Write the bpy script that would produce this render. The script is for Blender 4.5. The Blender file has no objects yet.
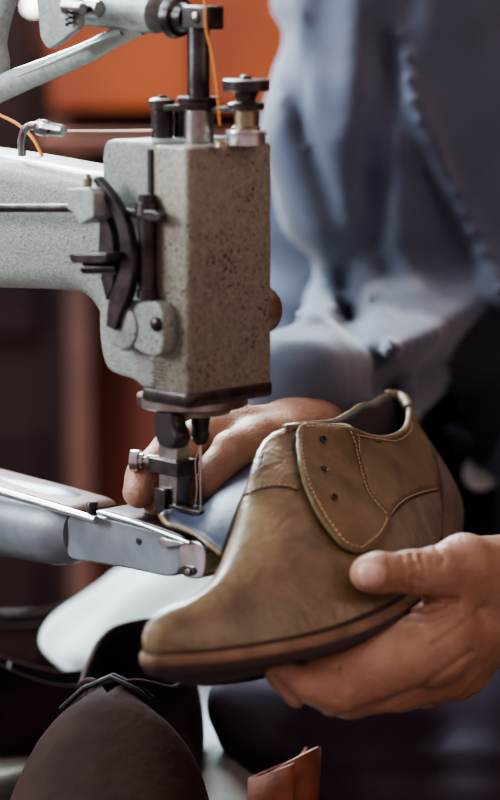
import bpy, bmesh, math, random
import numpy as np
from mathutils import Vector, Matrix
from mathutils.bvhtree import BVHTree
from mathutils.geometry import delaunay_2d_cdt
random.seed(4); rng = np.random.default_rng(4)
COL = bpy.context.scene.collection
# ------------------------------------------------------------------ camera geometry
KP = 0.0005 / 1.4; D0 = 1.4; PH = math.radians(9)
FW = np.array([0, math.cos(PH), -math.sin(PH)]); RT = np.array([1., 0, 0]); UP = np.array([0, math.sin(PH), math.cos(PH)])
FOC = np.array([0, 0, 1.0]); CAM = FOC - D0 * FW
def ray(px, py): return FW + (px - 250) * KP * RT + (400 - py) * KP * UP
def P(px, py, d): return CAM + ray(px, py) * (D0 + d)
def proj(p):
    d = np.asarray(p, float) - CAM; z = d @ FW
    return 250 + (d @ RT) / z / KP, 400 - (d @ UP) / z / KP, z - D0
def hit(px, py, p0, n):
    r = ray(px, py); return CAM + r * (((np.asarray(p0) - CAM) @ n) / (r @ n))
# ------------------------------------------------------------------ materials
def mat(name, col, rough=.5, metal=0., col2=None, nscale=60, mix=.5, bump=0., bscale=200, spec=.5, sss=0., coat=0., det=4, speck=None, sheen=0., bdist=.001, ramp=(.35, .65), emis=None, bump2=None):
    m = bpy.data.materials.new(name); m.use_nodes = True
    N = m.node_tree.nodes; L = m.node_tree.links; b = N['Principled BSDF']
    b.inputs['Base Color'].default_value = (*col, 1); b.inputs['Roughness'].default_value = rough
    b.inputs['Metallic'].default_value = metal; b.inputs['Specular IOR Level'].default_value = spec
    if coat: b.inputs['Coat Weight'].default_value = coat; b.inputs['Coat Roughness'].default_value = .25
    if sheen: b.inputs['Sheen Weight'].default_value = sheen
    if sss:
        b.inputs['Subsurface Weight'].default_value = sss; b.inputs['Subsurface Radius'].default_value = (1, .35, .2)
        b.inputs['Subsurface Scale'].default_value = .006
    if emis: b.inputs['Emission Color'].default_value = (*emis[:3], 1); b.inputs['Emission Strength'].default_value = emis[3]
    tc = N.new('ShaderNodeTexCoord'); out = None
    def noise(s, d=det):
        n = N.new('ShaderNodeTexNoise'); n.inputs['Scale'].default_value = s; n.inputs['Detail'].default_value = d
        L.new(tc.outputs['Object'], n.inputs['Vector']); return n
    def rmp(src, a, b_, c0, c1):
        r = N.new('ShaderNodeValToRGB'); r.color_ramp.elements[0].position = a; r.color_ramp.elements[1].position = b_
        r.color_ramp.elements[0].color = c0; r.color_ramp.elements[1].color = c1; L.new(src, r.inputs[0]); return r
    if col2:
        n = noise(nscale); r = rmp(n.outputs['Fac'], ramp[0], ramp[1], (*col, 1), (*col2, 1)); out = r.outputs[0]
    if speck:   # (colour, scale, threshold)
        n = noise(speck[1], 3); n2 = noise(32, 2); ad = N.new('ShaderNodeMath'); ad.operation = 'MULTIPLY_ADD'; ad.inputs[1].default_value = .35
        L.new(n2.outputs['Fac'], ad.inputs[0]); L.new(n.outputs['Fac'], ad.inputs[2])
        k = rmp(ad.outputs[0], speck[2] + .175, speck[2] + .235, (0, 0, 0, 1), (1, 1, 1, 1))
        mx = N.new('ShaderNodeMix'); mx.data_type = 'RGBA'; L.new(k.outputs[0], mx.inputs[0])
        if out: L.new(out, mx.inputs[6])
        else: mx.inputs[6].default_value = (*col, 1)
        mx.inputs[7].default_value = (*speck[0], 1); out = mx.outputs[2]
    if out: L.new(out, b.inputs['Base Color'])
    if bump:
        n = noise(bscale, 6); bp = N.new('ShaderNodeBump'); bp.inputs['Strength'].default_value = bump; bp.inputs['Distance'].default_value = bdist
        L.new(n.outputs['Fac'], bp.inputs['Height']); L.new(bp.outputs[0], b.inputs['Normal'])
        if bump2:
            n = noise(bump2[0], 3); n.inputs['Distortion'].default_value = 1.2; b2 = N.new('ShaderNodeBump'); b2.inputs['Strength'].default_value = bump2[1]; b2.inputs['Distance'].default_value = bump2[2]
            L.new(n.outputs['Fac'], b2.inputs['Height']); L.new(b2.outputs[0], bp.inputs['Normal'])
    return m
# ------------------------------------------------------------------ mesh helpers
WL = {}
class MB:
    def __init__(s): s.v = []; s.f = []
    def add(s, v, f):
        o = len(s.v); s.v += [tuple(float(c) for c in p) for p in v]; s.f += [tuple(o + i for i in q) for q in f]; return s
    def box(s, c, ax, h):
        c = np.asarray(c, float); A = [np.asarray(a, float) * k for a, k in zip(ax, h)]
        v = [c + x * A[0] + y * A[1] + z * A[2] for x in (-1, 1) for y in (-1, 1) for z in (-1, 1)]
        return s.add(v, [(0, 1, 3, 2), (4, 6, 7, 5), (0, 4, 5, 1), (2, 3, 7, 6), (0, 2, 6, 4), (1, 5, 7, 3)])
    def lathe(s, o, axis, prof, n=32):     # prof: list of (height along axis, radius)
        o = np.asarray(o, float); a = np.asarray(axis, float); a = a / np.linalg.norm(a)
        t = np.cross(a, (0, 0, 1) if abs(a[2]) < .9 else (1, 0, 0)); t /= np.linalg.norm(t); b = np.cross(a, t)
        v = []; f = []
        for h, r in prof:
            for k in range(n):
                g = 2 * math.pi * k / n; v.append(o + a * h + max(r, 1e-6) * (t * math.cos(g) + b * math.sin(g)))
        for i in range(len(prof) - 1):
            for k in range(n):
                k2 = (k + 1) % n; f.append((i * n + k, i * n + k2, (i + 1) * n + k2, (i + 1) * n + k))
        f.append(tuple(range(n - 1, -1, -1))); f.append(tuple((len(prof) - 1) * n + k for k in range(n)))
        return s.add(v, f)
    def tube(s, pts, rad, n=12, flat=None):  # sweep; flat=(normal, factor) squashes along a direction
        pts = [np.asarray(p, float) for p in pts]
        if np.isscalar(rad): rad = [rad] * len(pts)
        v = []; f = []; t0 = None; pn = None
        for i, p in enumerate(pts):
            t = pts[min(i + 1, len(pts) - 1)] - pts[max(i - 1, 0)]; t = t / (np.linalg.norm(t) + 1e-12)
            if pn is None:
                q = (0, 0, 1) if abs(t[2]) < .9 else (1, 0, 0); pn = np.cross(t, q)
            pn = pn - t * (pn @ t); pn /= np.linalg.norm(pn); b = np.cross(t, pn)
            for k in range(n):
                g = 2 * math.pi * k / n; o = rad[i] * (pn * math.cos(g) + b * math.sin(g))
                if flat is not None: o = o - np.asarray(flat[0]) * (o @ np.asarray(flat[0])) * (1 - flat[1])
                v.append(p + o)
        for i in range(len(pts) - 1):
            for k in range(n):
                k2 = (k + 1) % n; f.append((i * n + k, i * n + k2, (i + 1) * n + k2, (i + 1) * n + k))
        f.append(tuple(range(n - 1, -1, -1))); f.append(tuple((len(pts) - 1) * n + k for k in range(n)))
        return s.add(v, f)
    def prism(s, poly, vec):
        n = len(poly); v = [np.asarray(p, float) for p in poly]; v += [p + np.asarray(vec) for p in v]
        return s.add(v, [tuple(range(n - 1, -1, -1)), tuple(range(n, 2 * n))] + [(i, (i + 1) % n, n + (i + 1) % n, n + i) for i in range(n)])
def build(name, mb, m, parent=None, smooth=40, bevel=0, bseg=2, recalc=True, **tags):
    v = np.array(mb.v, float); c = (v.min(0) + v.max(0)) / 2
    if parent is None and tags.get('base', True): c[2] = v[:, 2].min()
    me = bpy.data.meshes.new(name); me.from_pydata([tuple(p) for p in (v - c)], [], mb.f); me.update()
    if recalc:
        b = bmesh.new(); b.from_mesh(me); bmesh.ops.recalc_face_normals(b, faces=b.faces); b.to_mesh(me); b.free()
    if smooth is not None:
        me.shade_smooth()
        if smooth < 180: me.set_sharp_from_angle(angle=math.radians(smooth))
    o = bpy.data.objects.new(name, me); COL.objects.link(o)
    for k in (m if isinstance(m, (list, tuple)) else [m]): me.materials.append(k)
    WL[o.name] = c
    if parent is not None: o.parent = parent; o.location = c - WL[parent.name]
    else: o.location = c
    if bevel:
        k = o.modifiers.new('bevel', 'BEVEL'); k.width = bevel; k.segments = bseg; k.limit_method = 'ANGLE'; k.angle_limit = math.radians(35)
        k.harden_normals = False
    for k, w in tags.items():
        if k != 'base': o[k] = w
    return o
def thing(name, loc, label, cat, group=None):
    o = bpy.data.objects.new(name, None); COL.objects.link(o); o.location = loc; o.empty_display_size = .02
    WL[o.name] = np.asarray(loc, float); o['label'] = label; o['category'] = cat
    if group: o['group'] = group
    return o
def solidify(o, t, off=-1., mo=0):
    k = o.modifiers.new('thick', 'SOLIDIFY'); k.thickness = t; k.offset = off; k.material_offset_rim = mo; return o
def subsurf(o, n=1):
    k = o.modifiers.new('sub', 'SUBSURF'); k.levels = n; k.render_levels = n; return o
def cr(t, xs, ys):
    t = np.asarray(t, float); xs = np.array(xs, float); ys = np.array(ys, float); m = np.gradient(ys, xs)
    t = np.clip(t, xs[0], xs[-1]); i = np.clip(np.searchsorted(xs, t) - 1, 0, len(xs) - 2); h = xs[i + 1] - xs[i]; s = (t - xs[i]) / h
    return (2*s**3-3*s**2+1)*ys[i] + (s**3-2*s**2+s)*h*m[i] + (-2*s**3+3*s**2)*ys[i+1] + (s**3-s**2)*h*m[i+1]
def spline(pts, n, closed=False):
    pts = np.array(pts, float)
    if closed: pts = np.vstack([pts, pts[:1]])
    seg = np.r_[0, np.cumsum(np.linalg.norm(np.diff(pts, axis=0), axis=1))]
    t = np.linspace(0, seg[-1], n, endpoint=not closed)
    if closed:
        m = len(pts) - 1; ext = np.vstack([pts[m-2:m], pts, pts[1:3]]); sg = np.r_[0, np.cumsum(np.linalg.norm(np.diff(ext, axis=0), axis=1))]
        return np.stack([cr(t + sg[2], sg, ext[:, k]) for k in range(pts.shape[1])], 1)
    return np.stack([cr(t, seg, pts[:, k]) for k in range(pts.shape[1])], 1)
# ------------------------------------------------------------------ surface nets (organic bodies)
def surfnet(fn, lo, hi, h):
    lo = np.array(lo, float); n = np.ceil((np.array(hi) - lo) / h).astype(int) + 1
    ax = [lo[i] + h * np.arange(n[i]) for i in range(3)]
    S = np.empty(n, np.float32)
    for a in range(0, n[0], 16):
        X, Y, Z = np.meshgrid(ax[0][a:a+16], ax[1], ax[2], indexing='ij')
        S[a:a+16] = fn(np.stack([X, Y, Z], -1).reshape(-1, 3)).reshape(X.shape)
    ins = S < 0
    c = [ins[i:n[0]-1+i, j:n[1]-1+j, k:n[2]-1+k] for i in (0, 1) for j in (0, 1) for k in (0, 1)]
    cnt = sum(x.astype(np.int8) for x in c); act = (cnt > 0) & (cnt < 8)
    idx = -np.ones(act.shape, int); A = np.argwhere(act); idx[act] = np.arange(len(A))
    acc = np.zeros((len(A), 3)); w = np.zeros(len(A))
    off = [(i, j, k) for i in (0, 1) for j in (0, 1) for k in (0, 1)]
    for p in range(8):
        for q in range(p + 1, 8):
            if sum(abs(off[p][e] - off[q][e]) for e in range(3)) != 1: continue
            a = S[tuple((A + off[p]).T)]; b = S[tuple((A + off[q]).T)]; m = (a < 0) != (b < 0)
            t = np.where(m, a / np.where(m, a - b, 1), 0)[:, None]
            acc += np.where(m[:, None], np.array(off[p]) * (1 - t) + np.array(off[q]) * t, 0); w += m
    V = lo + (A + acc / w[:, None]) * h
    Fs = []
    for d in range(3):
        o1, o2 = [(1, 2), (2, 0), (0, 1)][d]
        sl0 = [slice(None)] * 3; sl1 = [slice(None)] * 3; sl0[d] = slice(0, -1); sl1[d] = slice(1, None)
        ch = ins[tuple(sl0)] != ins[tuple(sl1)]; E = np.argwhere(ch)
        ok = (E[:, o1] > 0) & (E[:, o2] > 0) & (E[:, o1] < n[o1] - 1) & (E[:, o2] < n[o2] - 1); E = E[ok]
        u1 = np.zeros(3, int); u1[o1] = 1; u2 = np.zeros(3, int); u2[o2] = 1
        q = np.stack([idx[tuple((E - u1 - u2).T)], idx[tuple((E - u2).T)], idx[tuple(E.T)], idx[tuple((E - u1).T)]], 1)
        fl = ~ins[tuple(E.T)]; q[fl] = q[fl][:, ::-1]; Fs.append(q)
    return V, np.vstack(Fs)
def relax(V, F, it=2, lam=.5):
    e = np.vstack([F[:, [0, 1]], F[:, [1, 2]], F[:, [2, 3]], F[:, [3, 0]]])
    for _ in range(it):
        s = np.zeros_like(V); c = np.zeros(len(V))
        for a, b in ((0, 1), (1, 0)):
            for k in range(3): s[:, k] += np.bincount(e[:, a], V[e[:, b], k], len(V))
            c += np.bincount(e[:, a], minlength=len(V))
        V = V * (1 - lam) + lam * s / np.maximum(c, 1)[:, None]
    return V
def cone(p, a, b, ra, rb):
    a = np.asarray(a, float); b = np.asarray(b, float); d = b - a
    t = np.clip(((p - a) @ d) / (d @ d + 1e-12), 0, 1); return np.linalg.norm(p - a - t[:, None] * d, axis=1) - (ra + (rb - ra) * t)
def smin(a, b, k):
    h = np.clip(.5 + .5 * (b - a) / k, 0, 1); return b + (a - b) * h - k * h * (1 - h)
def ell(p, c, ax, r):
    q = np.stack([(p - c) @ np.asarray(a) / s for a, s in zip(ax, r)], 1); l = np.linalg.norm(q, axis=1)
    return (l - 1) * min(r) * np.maximum(1, l * 0 + 1)
def chain(p, pts, k=.003):
    s = None
    for (a, ra), (b, rb) in zip(pts, pts[1:]):
        c = cone(p, a, b, ra, rb); s = c if s is None else smin(s, c, k)
    return s
# ================================================================== SHOE
LEA = mat('shoe_leather', (.232, .172, .092), .33, col2=(.135, .098, .050), nscale=48, bump=.38, bscale=260, coat=.4, bump2=(38, .4, .004), det=9, bdist=.0012, ramp=(.36, .64))
LEA2 = mat('shoe_leather_facing', (.200, .146, .076), .44, col2=(.122, .088, .044), nscale=45, bump=.5, bscale=350, det=9, bdist=.001)
SOLE_M = mat('sole_edge', (.30, .195, .12), .55, col2=(.17, .105, .065), nscale=40, bump=.3, bscale=300)
TREAD = mat('sole_underside', (.055, .04, .04), .8, bump=.4, bscale=250)
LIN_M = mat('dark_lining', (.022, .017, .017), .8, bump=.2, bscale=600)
STI = mat('tan_stitch_thread', (.46, .35, .20), .7)
HOLE = mat('hole_black', (.008, .006, .005), .8)
SEAM = mat('dark_seam_leather', (.05, .03, .016), .7)  # dark brown of the welt and seam cords
SL = .301; SWD = 1.10; SPR = .015
YAW, PIT, ROL = math.radians(-117), math.radians(1.2), math.radians(17)
ST = np.array([.114, .134, .874])
_ax = np.array([math.cos(YAW), math.sin(YAW), 0]); _c = np.array([0, 0, 1.]); _b = np.cross(_c, _ax)
SA = _ax * math.cos(PIT) + _c * math.sin(PIT); _c2 = _c * math.cos(PIT) - _ax * math.sin(PIT)
SB = _b * math.cos(ROL) + _c2 * math.sin(ROL); SC = _c2 * math.cos(ROL) - _b * math.sin(ROL)
def SW0(p): p = np.atleast_2d(np.asarray(p, float)); return ST + p[:, :1] * SA + p[:, 1:2] * SB + p[:, 2:3] * SC
WARP = None
def SW(p):          # shoe frame to room, with a soft bend of the leather and sole where the hands press on it
    p = np.atleast_2d(np.asarray(p, float)); w = SW0(p)
    if WARP is None: return w
    src, co = WARP; r = np.sqrt(((p[:, None] - src[None])**2).sum(2) + 4e-4)
    return w + np.hstack([r, np.ones((len(p), 1)), p]) @ co
SS = [0, .03, .08, .2, .35, .5, .62, .70, .78, .86, .92, .97, 1]
WOUT = [0, 18, 26, 31, 33, 41, 49, 52, 51, 45, 36, 22, 0]
WIN = [0, 18, 26, 30, 28, 33, 42, 46, 45, 39, 31, 20, 0]
NP = 144
def footloop(grow=0, n=NP):
    th = np.linspace(0, np.pi, n // 2 + 1); x = (1 - np.cos(th)) / 2
    o = np.interp(x, SS, WOUT) * SWD / 1000; i = np.interp(x, SS, WIN) * SWD / 1000
    X = np.concatenate([x * SL, x[::-1][1:-1] * SL]); Y = np.concatenate([o, -i[::-1][1:-1]])
    for _ in range(6): X = (np.roll(X, 1) + 2 * X + np.roll(X, -1)) / 4; Y = (np.roll(Y, 1) + 2 * Y + np.roll(Y, -1)) / 4
    c = np.array([.5 * SL, 0]); tx = np.roll(X, -1) - np.roll(X, 1); ty = np.roll(Y, -1) - np.roll(Y, 1); l = np.hypot(tx, ty)
    return X - ty / l * grow, Y + tx / l * grow, x
def soleZ(x): return cr(x / SL, [0, .25, .45, .65, .8, .9, 1], [.026, .025, .017, .010, .0115, .0155, .010 + SPR])
FX, FY, _x = footloop()
NP = len(FX)
THR = .60          # where the throat (top of the tongue) is, share of the length
def fit_bend(LMK, lam=.002):
    src = np.array([l[0] for l in LMK], float); w = SW0(src); D = np.zeros_like(w)
    for i, (l, tx, ty) in enumerate(LMK):
        px, py, d = proj(w[i]); tx = px if tx is None else tx; ty = py if ty is None else ty
        D[i] = P(tx, ty, d) - w[i]
    n = len(src); A = np.zeros((n + 4, n + 4)); A[:n, :n] = np.sqrt(((src[:, None] - src[None])**2).sum(2) + 4e-4) - lam * np.eye(n)
    A[:n, n] = 1; A[:n, n+1:] = src; A[n:, :n] = A[:n, n:].T
    return src, np.linalg.solve(A, np.vstack([D, np.zeros((4, 3))]))
def ridge(x, side):   # top end of each wall column; side +1 visible flank, -1 far flank
    s = x / SL
    zt = cr(s, [0, .06, .2, .35, .47, .56, .60, .70, .80, .88, .94, 1], [.103, .100, .090, .087, .098, .107, .106, .088, .067, .053, .045, .036])
    yt = np.where(s > .56, 0, 0)
    w = cr(s, [0, .04, .1, .2, .35, .47, .56, .60, 1], [.0, .016, .024, .027, .025, .019, .008, 0, 0])
    w = np.where(s > THR, 0, np.maximum(w, 0))
    return s * SL, side * w, zt
NR = 26
def edge(s, g=.0044, dz=0, side=1):
    X, Y, _ = footloop(g); k = np.arange(len(X))[: len(X)//2 + 1] if side > 0 else np.arange(len(X)//2, len(X))
    j = k[np.argmin(abs(X[k] - s * SL))]; return [X[j], Y[j], float(soleZ(X[j])) + dz]
TX = [(150, 657), (200, 657), (250, 652), (300, 643), (350, 629), (390, 612), (415, 601), (424, 594)]
BX = [(151, 672), (165, 680), (190, 684), (240, 683), (290, 675), (340, 662), (380, 650)]
rp = lambda s, sd: [float(q) for q in ridge(np.array(s * SL), sd)]
LMK = [(edge(1), 149, 660), (edge(.0), 462, 546), ([0, 0, .055], 463, 500), ([.01*SL, 0, .103], 400, 397), ([.57*SL, 0, .107], 278, 427), 
  (rp(.5, 1), 330, 427), (rp(.43, 1), 348, 429), (rp(.36, 1), 366, 437), (rp(.28, 1), 387, 439), (rp(.19, 1), 403, 432), (rp(.1, 1), 409, 417),
  (rp(.5, -1), 330, 424), (rp(.43, -1), 343, 416), (rp(.3, -1), 358, 406), (rp(.1, -1), 380, 398),
  ([.70*SL, 0, .088], 244, 492), ([.80*SL, 0, .067], 226, 548), ([.88*SL, 0, .053], 205, 590), ([.94*SL, 0, .044], 170, 606), ([.985*SL, 0, .035], 149, 626)]
for s_, t in ((.96, (163, 659)), (.9, (205, 657)), (.8, (285, 646)), (.7, (362, 625)), (.62, (412, 601)), (.53, (421, 578))):
    LMK.append((edge(s_, dz=-.001), *t))
for s_, t in ((.94, (172, 680)), (.86, (225, 684)), (.76, (290, 672))):
    LMK.append((edge(s_, -.01, dz=-.0085, side=-1 if s_ < .9 else -1), *t))
WARP = fit_bend(LMK)
V = np.zeros((NR, NP, 3)); half = NP // 2
for i in range(NP):
    side = 1 if i <= half else -1
    s = FX[i] / SL
    tx, tw, tz = ridge(np.array(FX[i]), side)
    xs = float(cr(s, [0, .06, .5, .85, 1], [.008, .06, .5, .845, .955])) * SL      # heel and toe lean inwards
    tx, tw, tz = [float(q) for q in ridge(np.array(xs), side)]
    if i == 0: tw = 0
    B = np.array([FX[i], FY[i], float(soleZ(FX[i]))]); T = np.array([xs, tw, tz])
    # outward direction at the foot
    j0, j1 = (i - 1) % NP, (i + 1) % NP; tt = np.array([FX[j1] - FX[j0], FY[j1] - FY[j0]]); tt /= np.hypot(*tt); out = np.array([-tt[1], tt[0], 0])
    op = float(np.clip((.60 - s) / .06, 0, 1)); H = tz - B[2]
    P1 = B + out * (.004 + .002 * op) + np.array([0, 0, H * (.48 if s > .9 else .42)])
    hw = abs(B[1]); q_ = float(np.clip((s - .88) / .1, 0, 1)); hor = np.array([(.35 + .4 * q_) * (B[0] - T[0]), side * hw * .80, -.003 - .002 * q_])
    P2f = T + hor; P2r = T + np.array([0, side * .0015, -H * .38]) + out * .0015
    P2 = P2f * (1 - op) + P2r * op
    for r_ in range(NR):
        t = r_ / (NR - 1); V[r_, i] = (1-t)**3 * B + 3*(1-t)**2*t * P1 + 3*(1-t)*t*t * P2 + t**3 * T
# even out around the shoe
for _ in range(2): V = (np.roll(V, 1, 1) + 2 * V + np.roll(V, -1, 1)) / 4
SHV = None
def WIX(r_, i):
    i %= NP
    if r_ == NR - 1 and i > half and FX[NP - i] / SL > THR: i = NP - i
    return r_ * NP + i
SHF = [(WIX(r_, i), WIX(r_, i + 1), WIX(r_ + 1, i + 1), WIX(r_ + 1, i)) for r_ in range(NR - 1) for i in range(NP)]
V[-1, [i for i in range(NP) if min(FX[i], FX[(i + 1) % NP]) / SL > THR - .005], 1] = 0
SHV = SW(V.reshape(-1, 3))
shoe = thing('derby_shoe', SW([.15, 0, 0])[0], 'tan leather derby shoe without laces, held in both hands under the sewing machine needle', 'shoe')
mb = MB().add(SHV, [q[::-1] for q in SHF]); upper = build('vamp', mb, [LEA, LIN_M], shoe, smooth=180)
# outward normals check is done by recalc; thickness goes inwards
sol = solidify(upper, .0022, -1); sol.modifiers['thick'].material_offset = 1
BVH = BVHTree.FromPolygons([tuple(p) for p in SHV], SHF)
def cast(px, py, bvh=None):
    d = Vector(ray(px, py)).normalized(); h = (bvh or BVH).ray_cast(Vector(CAM), d)
    if h[0] is None: return None
    n = h[1]; n = -n if n.dot(d) > 0 else n; return np.array(h[0]), np.array(n)
def near(px, py, d):
    h = BVH.find_nearest(Vector(P(px, py, d))); n = h[1]
    if n.dot(Vector(ray(px, py))) > 0: n = -n
    return np.array(h[0]), np.array(n)
def castn(px, py, dd=.06):
    return cast(px, py) or near(px, py, dd)
# lining
VI = V.copy(); ctr = np.stack([V[:, :, 0].mean(1)[:, None] * 0 + V[:, :, 0], V[:, :, 1] * 0, V[:, :, 2]], -1)
def inward(V, d):
    du = np.roll(V, -1, 1) - np.roll(V, 1, 1); dv = np.gradient(V, axis=0); n = np.cross(dv, du); n /= (np.linalg.norm(n, axis=-1, keepdims=True) + 1e-9)
    return n
nrm = inward(V, 1); sgn = np.sign((nrm[5, 20] * (V[5, 20] - np.array([V[5, 20, 0], 0, .04]))).sum()); nrm *= sgn
VL = (V - nrm * .0028)[:, [i for i in range(NP)]]
VL[-1] = V[-1] - nrm[-1] * .0026 - np.array([0, 0, .0012])
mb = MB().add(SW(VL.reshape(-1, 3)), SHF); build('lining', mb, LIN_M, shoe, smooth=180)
# insole
mb = MB(); ix, iy, _ = footloop(-.004); mb.add(SW(np.stack([ix, iy, soleZ(ix) + .004], 1)), [tuple(range(len(ix)))]); build('insole', mb, LIN_M, shoe)
# outsole : rounded tan edge strip and dark underside, stacked heel
def ringmesh(rings, cap0=True, cap1=True):
    n = len(rings[0]); v = np.vstack(rings); f = []
    for a in range(len(rings) - 1): f += [(a*n+i, a*n+(i+1) % n, (a+1)*n+(i+1) % n, (a+1)*n+i) for i in range(n)]
    if cap0: f.append(tuple(range(n - 1, -1, -1)))
    if cap1: f.append(tuple((len(rings)-1)*n + i for i in range(n)))
    return MB().add(v, f)
def R(g, dz): X, Y, _ = footloop(g); return SW(np.stack([X, Y, soleZ(X) + dz], 1))
so = build('sole', ringmesh([R(-.003, .001), R(.0035, .001), R(.0044, -.0005), R(.0044, -.0030), R(.0036, -.0042), R(-.002, -.0050)]), SOLE_M, shoe, smooth=60)
build('sole_underside', ringmesh([R(.001, -.0040), R(.0036, -.0043), R(.0026, -.0070), R(-.002, -.0094)]), TREAD, so, smooth=60)
build('welt', ringmesh([R(-.002, .0035), R(.0005, .0034), R(.0016, .002), R(.0016, .0005)]), SEAM, so, smooth=60)
hx, hy, _ = footloop(-.0005); k = hx < .27 * SL
hp = np.stack([hx, hy], 1)[k]; hp = np.roll(hp, -int(np.argmax(np.linalg.norm(np.diff(np.vstack([hp, hp[:1]]), axis=0), axis=1))) - 1, 0)
rings = []
for z in (.0, .006, .0061, .012, .0121, .017): rings.append(SW(np.c_[hp, soleZ(hp[:, 0]) - .007 - z]))
build('heel_block', ringmesh(rings), SOLE_M, shoe, smooth=30)
# --- overlays stitched on the upper
def overlay(name, poly, th, lift, m, step=4, n=90, edge=1, curl=None):
    b = spline(poly, n, True) if n else np.array(poly, float)
    pts = [tuple(p) for p in b]; N = len(pts)
    x0, y0 = b.min(0); x1, y1 = b.max(0); inner = []
    def inside(x, y):
        c = False
        for i in range(N):
            (xa, ya), (xb, yb) = pts[i], pts[i-1]
            if (ya > y) != (yb > y) and x < (xb - xa) * (y - ya) / (yb - ya) + xa: c = not c
        return c
    for x in np.arange(x0, x1, step):
        for y in np.arange(y0, y1, step):
            if inside(x, y) and min((x - a)**2 + (y - c)**2 for a, c in pts) > (step * .5)**2: inner.append((x, y))
    r_ = delaunay_2d_cdt([Vector(p) for p in pts + inner], [], [list(range(N))], 1, 1e-6)
    vv = []; 
    for p in r_[0]:
        h, nn = castn(p[0], p[1])
        l = lift if curl is None else lift + curl(p[0], p[1])
        vv.append(h + nn * l)
    vv = np.array(vv)
    o = build(name, MB().add(vv, [tuple(f) for f in r_[2]]), m, shoe, smooth=180, recalc=True)
    # make normals face the camera side
    me = o.data; s = sum(1 for f in me.polygons if f.normal.dot(Vector(FW)) > 0)
    if s > len(me.polygons) / 2: me.flip_normals()
    solidify(o, th, -1); return o
def stitch(px, lift, step=.0024, ln=.0017, r=.00035, off=0):
    c = spline(px, 160); q = []
    for a, b_ in c:
        h, n = castn(a, b_); q.append((h + n * lift, n))
    mb = MB(); acc = 0; last = q[0][0]
    for (a, na), (b_, nb) in zip(q, q[1:]):
        d = np.linalg.norm(b_ - a); acc += d
        if acc >= step and d < .004:
            t = (b_ - a) / (d + 1e-9); acc = 0
            mb.tube([b_ - t * ln * .5 - na * .0003, b_ - t * ln * .3, b_ + t * ln * .3, b_ + t * ln * .5 - na * .0003], [r * .6, r, r, r * .6], 6)
    return mb

FLAP = [(300,427),(322,426),(345,428),(352,447),(359,472),(368,497),(387,522),(379,540),(356,556),(343,552),(325,533),(308,505),(297,475),(293,447),(294,434)]
# ---- shoe details
fl = overlay('eyelet_facing', FLAP, .0016, .0030, LEA2, step=5, curl=lambda x, y: .0012 * max(0, (330 - x) / 35) ** 2 + .0006)
st = stitch([(299,431),(297,445),(301,474),(312,504),(328,530),(345,549),(356,552)], .0046); st2 = stitch([(343,432),(349,449),(355,473),(364,499),(382,521)], .0045)
st3 = stitch([(382,523),(375,537),(357,552)], .0045); st4 = stitch([(301,430),(322,429),(343,431)], .0046)
for q in (st2, st3, st4): st.add(q.v, q.f)
build('facing_stitching', st, STI, fl, smooth=180)
for x, y in ((319, 443), (319, 474), (330, 502)):
    h, n = castn(x, y); c = h + n * .0046
    mb = MB().lathe(c, n, [(-.001, .0017), (.0001, .0017), (.00015, .0012)], 20); e = build('eyelet', mb, HOLE, fl)
    mb = MB(); t = np.cross(n, (0, 0, 1)); t /= np.linalg.norm(t); b = np.cross(n, t)
    ring = [c + .0019 * (t * math.cos(a) + b * math.sin(a)) for a in np.linspace(0, 2 * math.pi, 17)]
    mb.tube(ring, .0003, 8); build('eyelet_rim', mb, LEA2, fl, smooth=180)
# double row on the quarter next to the facing, quarter lower seam, heel counter seam, tongue seam
q1 = stitch([(356,436),(357,452),(362,474),(370,494),(382,511),(387,515)], .0017); q2 = stitch([(352,436),(375,440),(397,441),(408,432),(409,424)], .0017)
q1.add(q2.v, q2.f); q3 = stitch([(388,519),(394,509),(404,500),(420,493),(436,489)], .0009); q1.add(q3.v, q3.f)
build('quarter_stitching', q1, STI, shoe, smooth=180)
def cord(px, lift, r, m, name, n=60):
    pts = []
    for a, b_ in spline(px, n): h, nn = castn(a, b_); pts.append(h + nn * lift)
    return build(name, MB().tube(pts, r, 8), m, shoe, smooth=180)
quarter = overlay('quarter', [(350,431),(375,438),(397,439),(407,430),(411,419),(420,432),(430,447),(436,463),(438,487),(420,491),(404,498),(394,507),(387,520),(378,508),(368,490),(361,468)], .0011, .0011, LEA2, step=5)
cord([(387,523),(395,511),(405,502),(420,495),(438,490)], .0002, .0007, SEAM, 'seam', 60)
cord([(424,436),(433,452),(438,470),(441,490),(442,512),(441,540)], .0002, .0008, SEAM, 'seam', 60)
cord([(240,497),(250,493),(262,489),(275,487),(288,488),(298,491)], .0001, .0005, SEAM, 'seam', 50)
q = stitch([(242,494),(250,491),(262,487),(275,485),(288,486),(298,489)], .0006); q_ = stitch([(258,462),(262,452),(267,443),(274,436),(284,432),(293,431)], .0006); q.add(q_.v, q_.f); build('tongue_stitching', q, STI, shoe, smooth=180)
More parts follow.
